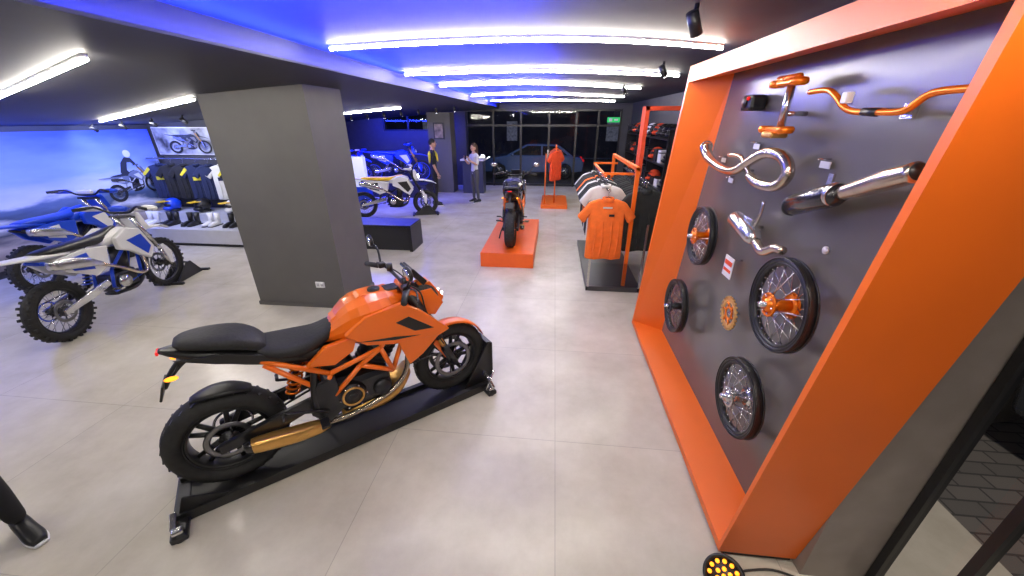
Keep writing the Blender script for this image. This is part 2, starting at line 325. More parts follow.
# ---------------------------------------------------------------- people
def person(name,loc,rz,H,top,pants,shoe,skin,hair,longhair=False,arms='down',accent=None):
    J={};E=[]
    def j(n,p,r): J[n]=(Vector(p),r)
    def e(a,b,m): E.append((a,b,m))
    j('pel',(0,0,.95),.125);j('wa',(0,0,1.08),.115);j('ch',(0,0,1.27),.135);j('ub',(0,-.01,1.40),.115);j('nk',(0,0,1.49),.052);j('hd',(0,.02,1.58),.055)
    e('pel','wa',top);e('wa','ch',top);e('ch','ub',top);e('ub','nk',top);e('nk','hd',skin)
    for sg,k in ((1,'r'),(-1,'l')):
        j('sh'+k,(sg*.17,0,1.41),.062)
        if arms=='down': el=(sg*.24,-.02,1.13);wr=(sg*.25,.08,.89);fd=Vector((0,.2,-1)).normalized()
        elif arms=='phone': el=(sg*.23,.06,1.16);wr=(sg*.10,.27,1.30);fd=Vector((-sg*.25,.3,1)).normalized()
        else: el=(sg*.26,.0,1.14);wr=(sg*.16,.26,1.06);fd=Vector((-sg*.4,1,.05)).normalized()
        el=Vector(el);wr=Vector(wr);mid=(Vector((sg*.17,0,1.41))+el)/2
        J['ua'+k]=(mid,.05);J['el'+k]=(el,.041);J['fa'+k]=((el+wr)/2,.036);J['wr'+k]=(wr,.026);pm=wr+fd*.07;J['pa'+k]=(pm,.032)
        e('ub','sh'+k,top);e('sh'+k,'ua'+k,top);e('ua'+k,'el'+k,top);e('el'+k,'fa'+k,skin);e('fa'+k,'wr'+k,skin);e('wr'+k,'pa'+k,skin)
        side=Vector((0,1,0)) if arms=='down' else Vector((sg,0,0));side=(side-fd*side.dot(fd)).normalized();curl=Vector((-sg,0,0)) if arms=='down' else Vector((0,0,-1));curl=(curl-fd*curl.dot(fd)).normalized()
        for q,(o,L) in enumerate(((-.027,.062),(-.009,.075),(.009,.08),(.027,.072))):
            a='f%s%d'%(k,q);p0=wr+fd*.075+side*o
            J[a+'a']=(p0,.0095);J[a+'b']=(p0+fd*L*.5+curl*.008,.009);J[a+'c']=(p0+fd*L*.9+curl*.028,.0075)
            e(a+'a',a+'b',skin);e(a+'b',a+'c',skin)
        a='t'+k;p0=wr+fd*.035+side*.022
        J[a+'a']=(p0,.011);J[a+'b']=(p0+fd*.025+side*.028+curl*.01,.010);J[a+'c']=(p0+fd*.055+side*.035+curl*.02,.0085)
        e(a+'a',a+'b',skin);e(a+'b',a+'c',skin)
        j('hp'+k,(sg*.09,0,.90),.095);j('th'+k,(sg*.10,.01,.70),.083);j('kn'+k,(sg*.105,.02,.49),.06);j('cf'+k,(sg*.11,-.01,.33),.058);j('an'+k,(sg*.115,-.02,.10),.043)
        e('pel','hp'+k,pants);e('hp'+k,'th'+k,pants);e('th'+k,'kn'+k,pants);e('kn'+k,'cf'+k,pants);e('cf'+k,'an'+k,pants)
    names=list(J);bm=bmesh.new();L=bm.verts.layers.skin.verify();vv={}
    for n in names:
        v=bm.verts.new(J[n][0]);r=J[n][1];v[L].radius=(r,r*(.78 if n in('pel','wa','ch','ub') else 1));v[L].use_root=(n=='pel' or (n[-1]=='a' and n[0] in 'ft' and n not in('fa',)) and n[1] in 'rl' and len(n)>=3);vv[n]=v
    for a,c_,m in E: bm.edges.new((vv[a],vv[c_]))
    me=bpy.data.meshes.new('t');bm.to_mesh(me);bm.free();o=bpy.data.objects.new('t',me);S.collection.objects.link(o)
    o.modifiers.new('s','SKIN').use_smooth_shade=True;sb=o.modifiers.new('u','SUBSURF');sb.levels=2;sb.render_levels=2
    dg=bpy.context.evaluated_depsgraph_get();me2=bpy.data.meshes.new_from_object(o.evaluated_get(dg))
    b=B();vs=[v.co.copy() for v in me2.vertices];by={}
    for p in me2.polygons:
        c=p.center;best=None;bd=9
        for a,q,m in E:
            A=J[a][0];D=J[q][0]-A;t=max(0,min(1,(c-A).dot(D)/max(D.length_squared,1e-9)));d=(c-A-D*t).length-.4*(J[a][1]*(1-t)+J[q][1]*t)
            if d<bd: bd=d;best=m
        by.setdefault(best,[]).append(tuple(p.vertices))
    V=[b.bm.verts.new(v) for v in vs]
    for m,fs in by.items():
        k=b.mi(m)
        for f in fs:
            q=b.bm.faces.new([V[x] for x in f]);q.material_index=k;q.smooth=True
    bpy.data.objects.remove(o)
    b.ell((0,.015,1.655),(.073,.092,.105),skin,n=20);b.ell((0,.05,1.60),(.052,.055,.055),skin)
    b.ell((0,.113,1.635),(.011,.018,.02),skin,n=10);b.ell((0,.1,1.595),(.024,.012,.006),mat('lips',(.4,.12,.1),.5),n=10)
    for sg in (-1,1):
        b.ell((sg*.03,.093,1.66),(.014,.01,.008),WHT,n=10);b.ell((sg*.03,.101,1.66),(.006,.005,.006),BLK,n=8);b.box((sg*.03,.1,1.68),(.03,.008,.006),hair)
        b.ell((sg*.075,.01,1.645),(.012,.02,.03),skin,n=10)
        s_=J['an'+('r' if sg>0 else 'l')][0]
        b.M=Matrix.Translation((s_.x,s_.y,0))@Matrix.Rotation(pi/2,4,'Z')
        b.loft([(-.085,0,.05,.03,.04),(-.03,0,.065,.04,.06),(.06,0,.05,.043,.045),(.14,0,.038,.045,.03),(.19,0,.03,.03,.02)],shoe,p=2.6)
        b.loft([(-.09,0,.012,.034,.012),(.06,0,.012,.046,.012),(.14,0,.012,.048,.012),(.2,0,.012,.03,.01)],WHT,p=2.6)
        for q in range(3): b.box((.03+q*.03,0,.092-q*.012),(.008,.05,.006),WHT)
        b.M=Matrix()
    b.ell((0,-.005,1.685),(.082,.098,.095),hair,n=20)
    if longhair:
        b.M=Matrix.Translation((0,-.055,1.68))@Matrix.Rotation(pi/2,4,'Y')
        b.loft([(-.03,0,0,.07,.05),(.1,0,0,.085,.055),(.25,0,0,.085,.045),(.38,0,0,.05,.025)],hair)
        b.M=Matrix()
    if accent:
        for sg in (-1,1): b.tube([(sg*.06,.06,1.46),(sg*.15,.085,1.38),(sg*.14,.115,1.2)],[.012,.035,.012],accent,8,4);b.tube([(sg*.06,-.08,1.45),(sg*.15,-.095,1.36),(sg*.12,-.1,1.15)],[.012,.035,.012],accent,8,4)
    if arms=='phone': b.box((0,.33,1.40),(.08,.012,.15),BLK,bev=.005)
    k=H/1.76
    return b.done(name,loc,(0,0,rz),k)
# ---------------------------------------------------------------- garments etc.
SH=[(-.08,0),(-.2,-.04),(-.33,-.2),(-.25,-.28),(-.2,-.2),(-.21,-.7),(-.1,-.715),(0,-.7),(.1,-.715),(.21,-.7),(.2,-.2),(.25,-.28),(.33,-.2),(.2,-.04),(.08,0),(.04,-.035),(-.04,-.035)]
def shirt(b,c,m,rz=0,sc=1,acc=None,hook=.1):
    M0=b.M.copy();b.M=M0@Matrix.Translation(c)@Matrix.Rotation(rz,4,'Z')@Matrix.Scale(sc,4)
    b.prism(SH,-.035,.035,m,bev=.022,smooth=True)
    for x in (-.12,-.04,.06,.14): b.tube([(x,-.034,-.25),(x+.01,-.042,-.45),(x-.005,-.036,-.68)],[.004,.014,.01],m,6,3)
    b.torus((0,0,-.012),.06,.008,.03,m,axis='z',n=18,k=6)
    if acc:
        b.box((0,-.052,-.28),(.22,.006,.07),acc)
        for sg in(-1,1): b.prism([(sg*.2,-.05),(sg*.32,-.19),(sg*.29,-.22),(sg*.17,-.1)],-.045,.045,acc,bev=.004)
    b.tube([(-.16,0,-.05),(0,0,.02),(.16,0,-.05)],.006,DMET,6)
    b.tube([(0,0,.02),(0,0,hook*.6),(.02,0,hook*.9),(0,0,hook),(-.015,0,hook*.9)],.004,SIL,6,3)
    b.M=M0
def car(name,loc,rz,m):
    b=B()
    G_=mat('car_glass',(.02,.025,.03),.05,.2)
    b.prism([(-2.15,.35),(-2.2,.7),(-2.05,.92),(-1.3,1.0),(1.0,1.0),(2.0,.84),(2.2,.6),(2.15,.3),(1.75,.3),(1.7,.55),(1.45,.68),(1.2,.55),(1.15,.3),(-1.1,.3),(-1.15,.55),(-1.4,.68),(-1.65,.55),(-1.7,.3)],-.88,.88,m,bev=.05)
    b.prism([(-1.75,.95),(-1.1,1.42),(.25,1.44),(1.15,.97)],-.74,.74,m,bev=.06)
    b.prism([(-1.5,1.0),(-1.03,1.36),(.2,1.38),(.95,1.0)],-.76,.76,G_,bev=.02)
    b.prism([(-1.76,.98),(-1.13,1.40),(-1.1,1.36),(-1.7,.96)],-.62,.62,G_,bev=.004)
    b.prism([(.29,1.41),(1.16,.99),(1.1,.97),(.27,1.38)],-.62,.62,G_,bev=.004)
    b.box((-.4,0,1.2),(.07,1.54,.42),m)
    for x in (-1.4,1.45):
        for sg in (-1,1):
            b.torus((x,sg*.78,.33),.26,.07,.11,RUB);b.cyl((x,sg*.8,.33),(x,sg*.87,.33),.2,SIL)
            for k in range(5):
                a=2*pi*k/5;b.cyl((x,sg*.88,.33),(x+.18*math.cos(a),sg*.88,.33+.18*math.sin(a)),.02,DMET,n=6)
    for sg in (-1,1):
        b.ell((2.1,sg*.62,.72),(.12,.2,.08),LEDW);b.ell((-2.14,sg*.66,.78),(.08,.18,.07),REDL);b.ell((.85,sg*.95,1.02),(.08,.1,.06),m)
    b.box((2.2,0,.5),(.04,.9,.2),BLK,bev=.02)
    return b.done(name,loc,(0,0,rz))
def helmet(b,c,m,acc,rz=0):
    M0=b.M.copy();b.M=M0@Matrix.Translation(c)@Matrix.Rotation(rz,4,'Z')
    b.ell((0,0,.15),(.12,.15,.13),m);b.ell((0,.1,.08),(.09,.1,.05),m);b.ell((0,.09,.15),(.095,.075,.045),BLK)
    b.prism([(-.08,.06),(-.06,.26),(.06,.26),(.08,.06)],.22,.235,acc,plane='xy',bev=.004);b.torus((0,0,.03),.09,.02,.02,BLK,axis='z')
    b.M=M0
# ================================================================ ROOM
def plane_mat_floor():
    m=bpy.data.materials.new('polished_concrete_tiles');m.use_nodes=True;nt=m.node_tree;p=nt.nodes['Principled BSDF'];L=nt.links.new
    tc=nt.nodes.new('ShaderNodeTexCoord');mp=nt.nodes.new('ShaderNodeMapping');mp.inputs['Location'].default_value=(-.108,.35,0);L(tc.outputs['Object'],mp.inputs[0])
    br=nt.nodes.new('ShaderNodeTexBrick');br.offset=0;br.inputs['Scale'].default_value=1;br.inputs['Brick Width'].default_value=1.25;br.inputs['Row Height'].default_value=1.25
    br.inputs['Mortar Size'].default_value=.003;br.inputs['Mortar Smooth'].default_value=.2
    br.inputs['Color1'].default_value=(.68,.64,.55,1);br.inputs['Color2'].default_value=(.65,.61,.53,1);br.inputs['Mortar'].default_value=(.50,.47,.41,1);L(mp.outputs[0],br.inputs[0])
    n=nt.nodes.new('ShaderNodeTexNoise');n.inputs['Scale'].default_value=1.5;n.inputs['Detail'].default_value=9;n.inputs['Roughness'].default_value=.65;L(tc.outputs['Object'],n.inputs[0])
    r=nt.nodes.new('ShaderNodeValToRGB');r.color_ramp.elements[0].position=.3;r.color_ramp.elements[0].color=(.72,.70,.66,1);r.color_ramp.elements[1].position=.68;r.color_ramp.elements[1].color=(1,1,1,1);L(n.outputs['Fac'],r.inputs[0])
    mx=nt.nodes.new('ShaderNodeMix');mx.data_type='RGBA';mx.blend_type='MULTIPLY';mx.inputs[0].default_value=1;L(br.outputs['Color'],mx.inputs[6]);L(r.outputs[0],mx.inputs[7]);L(mx.outputs[2],p.inputs['Base Color'])
    p.inputs['Roughness'].default_value=.25
    return m
FLR=plane_mat_floor()
CEIL=mat('dark_ceiling_paint',(.035,.04,.06),.6,noise=.1)
CEILL=mat('left_ceiling_paint',(.02,.02,.024),.6,noise=.1)
WALLD=mat('dark_wall_paint',(.05,.05,.058),.6,noise=.08)
COL=mat('column_grey_paint',(.10,.096,.092),.6,noise=.06,nscale=4)
PANEL=mat('grey_glossy_panel',(.135,.125,.115),.22,noise=.06,nscale=3)
TAUP=mat('taupe_wall_paint',(.26,.22,.195),.6,noise=.08)
WBASE=mat('white_base',(.5,.5,.53),.4,noise=.04)
LX=-8.5
b=B();b.bx(LX,2.6,-3.2,14.5,-.12,0,FLR);b.done('floor')
CX,CS=2.66,.073
b=B();b.bx(-1.95,2.75,-3.2,14.5,2.8,2.9,CEIL)
b.prism([(-1.95,CX),(-1.95,2.9),(LX-.1,2.9),(LX-.1,CX-CS*(-1.95-LX+.1))],-3.2,14.5,CEILL)
b.done('ceiling')
b=B();b.bx(LX-.15,LX,-3.2,7.6,0,2.9,WALLD);b.done('wall_left')
b=B();b.bx(LX-.15,-7.8,7.6,7.7,0,2.9,WALLD);b.done('wall_alcove')
b=B();b.bx(-7.8,-5.2,7.6,7.7,0,2.9,WALLD);b.done('wall_partition')
b=B();b.bx(-7.9,-7.8,7.7,14.3,0,2.9,WALLD);b.done('wall_left_back')
b=B();b.bx(LX-.15,2.75,-3.35,-3.2,0,2.9,WALLD);b.done('wall_rear')
b=B();b.bx(1.442,1.76,1.36,4.05,0,2.9,TAUP);b.done('wall_right')
b=B();b.bx(1.442,2.7,4.05,4.15,0,2.9,WALLD);b.done('wall_return')
b=B();b.bx(2.6,2.75,4.15,14.5,0,2.9,WALLD);b.done('wall_right_back')
b=B()
b.bx(-7.9,-6.3,14.3,14.5,0,2.9,WALLD);b.bx(-6.3,-4.4,14.3,14.5,0,1.9,WALLD);b.bx(-6.3,2.3,14.3,14.5,2.62,2.9,WALLD);b.bx(-4.4,-3.2,14.3,14.5,0,2.9,WALLD);b.bx(2.3,2.6,14.3,14.5,0,2.9,WALLD)
b.done('wall_back')
def glassmat():
    m=bpy.data.materials.new('window_glass');m.use_nodes=True;nt=m.node_tree;nt.nodes.remove(nt.nodes['Principled BSDF']);o=nt.nodes['Material Output']
    t=nt.nodes.new('ShaderNodeBsdfTransparent');t.inputs[0].default_value=(.8,.84,.88,1);g=nt.nodes.new('ShaderNodeBsdfGlossy');g.inputs['Roughness'].default_value=.03
    f=nt.nodes.new('ShaderNodeFresnel');f.inputs[0].default_value=1.45;mx=nt.nodes.new('ShaderNodeMixShader');nt.links.new(f.outputs[0],mx.inputs[0]);nt.links.new(t.outputs[0],mx.inputs[1]);nt.links.new(g.outputs[0],mx.inputs[2]);nt.links.new(mx.outputs[0],o.inputs[0]);return m
GLS=glassmat()
def pane(b,c,axis):
    x0,x1,y0,y1,z0,z1=c
    if axis=='y': b.raw([(x0,y0,z0),(x1,y0,z0),(x1,y0,z1),(x0,y0,z1)],[(0,1,2,3)],GLS,False)
    else: b.raw([(x0,y0,z0),(x0,y1,z0),(x0,y1,z1),(x0,y0,z1)],[(0,1,2,3)],GLS,False)
b=B()
for x in (-3.17,-2.2,-1.2,-.2,.75,1.5,2.27): b.bx(x-.035,x+.035,14.32,14.44,0,2.62,BLK)
for z in (.05,2.1,2.59): b.bx(-3.2,2.3,14.33,14.43,z-.035,z+.035,BLK)
pane(b,(-3.2,2.3,14.38,14.38,.05,2.6),'y');b.bx(-.23,-.17,14.22,14.3,.9,1.3,SIL);b.done('window_1')
b=B()
for x in (-6.27,-5.35,-4.43): b.bx(x-.03,x+.03,14.32,14.44,1.9,2.62,BLK)
for z in (1.93,2.59): b.bx(-6.3,-4.4,14.33,14.43,z-.03,z+.03,BLK)
pane(b,(-6.3,-4.4,14.38,14.38,1.9,2.6),'y');b.done('window_2')
b=B()
for y in (1.335,1.08,-.9,-3.1): b.bx(1.745,1.785,y-.018,y+.018,0,2.8,BLK)
b.bx(1.745,1.785,-3.2,1.33,0,.05,BLK);b.bx(1.745,1.785,-3.2,1.33,2.5,2.8,BLK);pane(b,(1.765,1.765,-3.2,1.33,.05,2.5),'x');b.done('window_3')
b=B();b.bx(1.785,1.95,-3.2,4.0,-.12,-.01,DMET);b.done('trim_1')
def paving():
    m=bpy.data.materials.new('paving_blocks');m.use_nodes=True;nt=m.node_tree;p=nt.nodes['Principled BSDF'];L=nt.links.new
    tc=nt.nodes.new('ShaderNodeTexCoord');br=nt.nodes.new('ShaderNodeTexBrick');br.inputs['Scale'].default_value=1;br.inputs['Brick Width'].default_value=.24;br.inputs['Row Height'].default_value=.12;br.inputs['Mortar Size'].default_value=.008
    br.inputs['Color1'].default_value=(.15,.135,.125,1);br.inputs['Color2'].default_value=(.10,.095,.09,1);br.inputs['Mortar'].default_value=(.04,.04,.04,1);L(tc.outputs['Object'],br.inputs[0]);L(br.outputs[0],p.inputs['Base Color']);p.inputs['Roughness'].default_value=.8;return m
b=B();b.bx(1.95,14,-6,13.9,-.3,-.12,paving());b.done('pavement')
b=B();b.bx(-14,14,14.52,26.8,-.3,-.1,mat('asphalt',(.03,.03,.033),.85,noise=.3,nscale=20));b.done('street')
b=B();b.bx(-14,14,27,27.4,-.1,5,mat('far_building',(.03,.03,.045),.8,noise=.3,nscale=1.5))
for x,w_ in ((-9,1.2),(-3.2,.7),(3.4,.9),(7,1.5)): b.bx(x,x+w_,26.9,27,1.0,2.2,mat('shop_window_glow',(.4,.4,.45),.5,emis=.08,noise=.5))
b.done('street_building')
car('car',(4.35,4.5,-.12),-pi/2+.1,mat('car_greyblue',(.10,.13,.17),.2,.5,coat=1))
car('car',(-.9,17.6,-.1),pi,mat('car_blue_grey',(.10,.17,.38),.25,.2,coat=1))
car('car',(-5.6,18.6,-.1),0.05,mat('car_blue',(.05,.1,.4),.25,.3,coat=1))
# column
b=B();b.bx(-3.85,-2.62,4.1,4.85,0,2.62,COL);b.bx(-3.865,-2.605,4.085,4.865,0,.05,COL);b.done('column')
b=B();b.box((-2.93,4.092,.33),(.12,.014,.08),WHT,bev=.004);b.box((-2.955,4.084,.33),(.035,.006,.045),WBASE);b.box((-2.90,4.084,.33),(.035,.006,.045),WBASE)
for x in (-2.955,-2.9):
    b.cyl((x-.008,4.08,.33),(x-.008,4.076,.33),.004,BLK,n=8);b.cyl((x+.008,4.08,.33),(x+.008,4.076,.33),.004,BLK,n=8)
b.done('power_outlet')
b=B();b.bx(-4.1,-3.35,12.7,13.3,0,2.5,COL);b.done('column')
b=B();b.bx(-3.9,-3.55,12.66,12.695,1.7,2.2,BLK);b.bx(-3.86,-3.59,12.655,12.66,1.74,2.16,mat('poster_dark',(.2,.15,.12),.5,noise=.8,nscale=6));b.done('framed_poster')
def tube_light(pts,name='ceiling_tube_light'):
    b=B();P=catm(pts,6) if len(pts)>2 else [Vector(p) for p in pts]
    b.tube([p+Vector((0,0,-.026)) for p in P],.013,TUBE,8);b.tube([p+Vector((0,0,-.006)) for p in P],.018,WHT,6);b.done(name)
tube_light([(-1.755,3.21,2.8),(-.9,3.05,2.8),(-.1,3.02,2.8),(.6,3.18,2.8),(1.25,3.50,2.8)])
tube_light([(-1.83,4.98,2.8),(-.19,4.80,2.8),(1.5,5.45,2.8)])
tube_light([(-1.87,6.62,2.8),(-.25,6.35,2.8),(1.45,7.5,2.8)])
tube_light([(-1.87,9.17,2.8),(-.33,8.7,2.8),(1.6,10.1,2.8)])
tube_light([(-1.87,11.8,2.8),(-.3,11.5,2.8),(1.7,12.3,2.8)])
tube_light([(-1.6,.9,2.8),(0,.8,2.8),(1.2,.9,2.8)])  # unseen tube overhead, added as fill light for the foreground
tube_light([(-1.6,-1.4,2.8),(0,-1.5,2.8),(1.2,-1.4,2.8)])  # unseen tube behind the camera, also added as fill
def cz(x): return CX+CS*(x+1.95)
def sl(x,y): return (x,y,cz(x))
tube_light([sl(-2.64,2.16),sl(-4.57,2.96)]);tube_light([sl(-4.04,4.25),sl(-7.18,5.72)])
tube_light([sl(-3.0,-.5),sl(-6,-.5)]);tube_light([sl(-3.5,9.0),sl(-6.5,9.6)]);tube_light([sl(-5.5,1.2),sl(-8.0,2.0)])
DOT=mat('spot_lamp',(1,1,1),.3,emis=25)
def spot(x,y,z,d):
    b=B();d=Vector(d).normalized();p=Vector((x,y,z));b.cyl(p,p-Vector((0,0,.06)),.012,BLK,n=8);q=p-Vector((0,0,.08));b.cyl(q-d*.05,q+d*.06,.03,BLK,n=14);b.cyl(q+d*.061,q+d*.063,.022,DOT,n=14);b.done('track_spotlight')
for x,y,d in ((.68,2.35,(.6,.5,-1)),(1.05,4.4,(.6,.3,-1)),(1.1,7,(.6,.3,-1))): spot(x,y,2.8,d)
for k in range(7): spot(-2.6-k*.5,10.4+.05*k,cz(-2.6-k*.5),(0,.3,-1))
for k in range(4): spot(-8.1+k*.6,6.3,cz(-8.1+k*.6),(0,1,-.8))
# ================================================================ DISPLAY FRAME
b=B()
def loop(X,l): return [(X,y,z) for y,z in l]
o=loop(1.03,[(4.04,.04),(3.46,2.65),(1.10,2.65),(1.415,.04)])
i_=loop(1.03,[(4.0,.09),(3.44,2.54),(1.15,2.54),(1.43,.09)])
pn=loop(1.28,[(3.70,.15),(3.24,2.58),(1.35,2.58),(1.55,.15)])
bk=loop(1.440,[(4.04,.04),(3.46,2.65),(1.10,2.65),(1.415,.04)])
vs=o+i_+pn+bk;fs=[]
for k in range(4):
    q=(k+1)%4;fs+=[(k,q,4+q,4+k),(4+k,4+q,8+q,8+k),(k,12+k,12+q,q)]
fs.append((12,13,14,15));b.raw(vs,fs,ORGF,False)
b.raw([(x-.001,y,z) for x,y,z in pn],[(0,1,2,3)],PANEL,False)
b.prism([(1.06,1.43),(1.06,4.02),(1.43,4.02),(1.43,1.43)],0,.04,BLK,plane='xy')
b.done('parts_display_case')
XP=1.28
def panel_wheel(y,z,r,rim,spk,hub):
    b=B();wheel(b,(0,0,0),r,.062,r-.026,rim,spk,'wire',False,False,disc=0,hub=hub);b.cyl((0,-.10,0),(0,0,0),.01,SIL,n=8)
    b.torus((0,.056,0),.055,.008,.004,hub,n=24);b.torus((0,-.056,0),.06,.008,.004,hub,n=24)
    for k in range(6):
        a=2*pi*k/6;b.cyl((math.cos(a)*.045,.06,math.sin(a)*.045),(math.cos(a)*.045,.066,math.sin(a)*.045),.006,SIL,n=6)
    b.done('motorcycle_wheel_rim',(1.17,y,z),(0,0,pi/2))
panel_wheel(2.93,1.449,.225,BLK,SIL,ORGM);panel_wheel(3.154,.724,.245,BLK,DISC,DMET);panel_wheel(1.80,1.419,.24,BLK,SIL,ORGM);panel_wheel(1.90,.745,.24,BLK,SIL,SIL)
b=B();b.torus((0,0,0),.075,.014,.005,GLD)
for k in range(24):
    a=2*pi*k/24;b.box((math.cos(a)*.093,0,math.sin(a)*.093),(.014,.006,.012),GLD,rot=(0,-a,0))
for k in range(6):
    a=2*pi*k/6;b.tube([(math.cos(a)*.07,0,math.sin(a)*.07),(math.cos(a+.3)*.035,0,math.sin(a+.3)*.035)],.007,ORGM,6)
b.torus((0,0,0),.035,.008,.005,ORGM);b.cyl((0,-.07,0),(0,0,0),.008,SIL,n=8);b.done('rear_sprocket',(1.21,2.325,1.095),(0,0,pi/2),1.15)
b=B();b.tube([(1.14,2.02,2.385),(1.14,1.90,2.385),(1.13,1.82,2.36),(1.13,1.72,2.305),(1.13,1.55,2.295),(1.13,1.46,2.30),(1.14,1.40,2.345),(1.14,1.27,2.35)],.0115,ORGM,12,5)
b.cyl((1.13,1.64,2.298),(1.13,1.57,2.295),.014,BLK,n=14);b.cyl((1.13,1.62,2.3),(XP-.001,1.62,2.3),.012,SIL,n=10);b.box((1.13,1.75,2.35),(.03,.03,.04),WHT,bev=.004)
b.box((1.27,1.62,2.3),(.015,.05,.05),SIL);b.done('handlebar')
b=B()
for z,w in ((2.225,.20),(2.44,.21)):
    b.box((1.16,2.24,z),(.07,w,.03),ORGM,bev=.012)
    for sg in (-1,1): b.torus((1.15,2.24+sg*w*.45,z),.028,.012,.018,ORGM,axis='z',n=20)
b.cyl((1.17,2.24,2.23),(1.17,2.24,2.44),.018,SIL,n=14);b.cyl((1.15,2.15,2.46),(1.15,2.33,2.46),.016,ORGM,n=12);b.cyl((1.17,2.24,2.3),(XP-.001,2.24,2.3),.012,SIL,n=10)
b.box((1.15,2.24,2.2),(.09,.1,.03),GLD,bev=.01);b.done('triple_clamp')
b=B();b.box((1.22,2.71,2.367),(.10,.14,.09),BLK,bev=.02);b.cyl((1.165,2.71,2.37),(1.16,2.71,2.37),.03,DMET);b.ell((1.165,2.665,2.39),(.01,.012,.012),REDL);b.done('brake_caliper')
b=B();b.tube([(1.17,3.2,2.08),(1.17,3.12,2.02),(1.15,2.9,1.985),(1.14,2.7,1.97),(1.12,2.5,1.99),(1.12,2.35,2.06),(1.13,2.23,2.11),(1.15,2.10,2.10),(1.16,2.04,2.03),(1.15,2.09,1.96),(1.13,2.22,1.95),(1.12,2.32,1.98)],[.044,.036,.028,.026,.026,.027,.028,.029,.029,.027,.026,.024],TIT,14,5)
b.torus((1.17,3.19,2.08),.042,.006,.01,SIL,axis='y');b.cyl((1.14,2.62,1.975),(XP-.001,2.62,1.975),.008,SIL,n=8)
b.tube([(1.12,2.3,1.97),(1.12,2.4,2.03),(1.13,2.52,2.07),(1.15,2.72,2.06)],.014,TIT,8,4);b.done('exhaust_header')
b=B()
b.tube([(1.17,1.95,1.89),(1.17,1.93,1.90),(1.17,1.70,1.985),(1.17,1.66,2.0)],[.033,.052,.05,.034],CARB,16)
b.tube([(1.17,1.66,2.0),(1.17,1.55,2.045),(1.16,1.45,2.085),(1.16,1.36,2.12)],[.028,.036,.038,.034],TIT,16,4);b.cyl((1.16,1.359,2.1205),(1.16,1.356,2.1215),.028,BLK);b.torus((1.17,1.69,1.99),.046,.006,.012,SIL,axis='y')
b.torus((1.17,1.94,1.895),.042,.012,.01,BLK,axis='y');b.cyl((1.17,1.8,1.95),(XP-.001,1.8,1.95),.01,SIL,n=8);b.box((1.2,1.79,2.03),(.01,.03,.06),SIL)
b.done('exhaust_silencer')
b=B();b.tube([(1.17,2.50,1.70),(1.17,2.46,1.70),(1.17,2.22,1.655),(1.17,2.18,1.64)],[.03,.05,.048,.03],SIL,14);b.tube([(1.17,2.18,1.64),(1.17,2.08,1.61),(1.17,1.98,1.66),(1.17,1.91,1.67)],[.024,.026,.024,.022],TIT,10,4)
b.box((1.17,2.3,1.73),(.02,.1,.03),SIL,bev=.004);b.tube([(1.17,2.24,1.68),(1.17,2.2,1.78),(1.17,2.2,1.86)],.01,SIL,8,3);b.cyl((1.17,2.34,1.68),(XP-.001,2.34,1.68),.01,SIL,n=8);b.done('exhaust_silencer')
b=B()
for y,z in ((3.05,2.0),(2.62,2.12),(1.95,2.08),(2.86,1.88)): b.box((1.26,y,z),(.004,.07,.03),WHT);b.cyl((1.22,y,z+.025),(1.279,y,z+.025),.004,SIL,n=6)
b.cyl((1.27,1.78,1.72),(1.279,1.78,1.72),.018,WHT,n=12);b.cyl((1.27,2.95,1.95),(1.279,2.95,1.95),.015,WHT,n=12)
b.done('price_labels')
b=B()
b.box((1.2,2.464,1.372),(.006,.12,.14),WHT);b.box((1.196,2.464,1.40),(.004,.10,.03),RED);b.box((1.196,2.464,1.35),(.004,.10,.02),RED)
b.cyl((1.2,2.464,1.42),(1.279,2.464,1.42),.006,SIL,n=6);b.done('sticker_card')
b=B();b.box((1.2,1.24,2.42),(.06,.05,.07),WHT,bev=.01);b.box((1.24,1.27,2.42),(.07,.02,.02),SIL);b.done('sensor_box')
b=B();b.M=Matrix.Translation((.985,1.25,.10))@Euler((.5,-.55,0)).to_matrix().to_4x4()
b.cyl((0,0,-.05),(0,0,.03),.095,BLK,n=28);b.torus((0,0,.03),.09,.01,.012,BLK,axis='z')
for rr,nn in ((0,1),(.032,6),(.066,12)):
    for k in range(nn):
        a=2*pi*k/nn;b.ell((rr*math.cos(a),rr*math.sin(a),.033),(.011,.011,.008),AMB,n=10)
b.M=Matrix();b.tube([(.92,1.22,.02),(.9,1.22,.1),(1.0,1.22,.02),(1.1,1.22,.06)],.008,BLK,6);b.cyl((1.0,1.25,.0),(1.0,1.23,.1),.03,BLK,n=10);b.tube([(1.05,1.3,.03),(1.15,1.34,.012),(1.3,1.36,.012),(1.42,1.33,.012)],.006,BLK,6,4);b.done('stage_par_light')
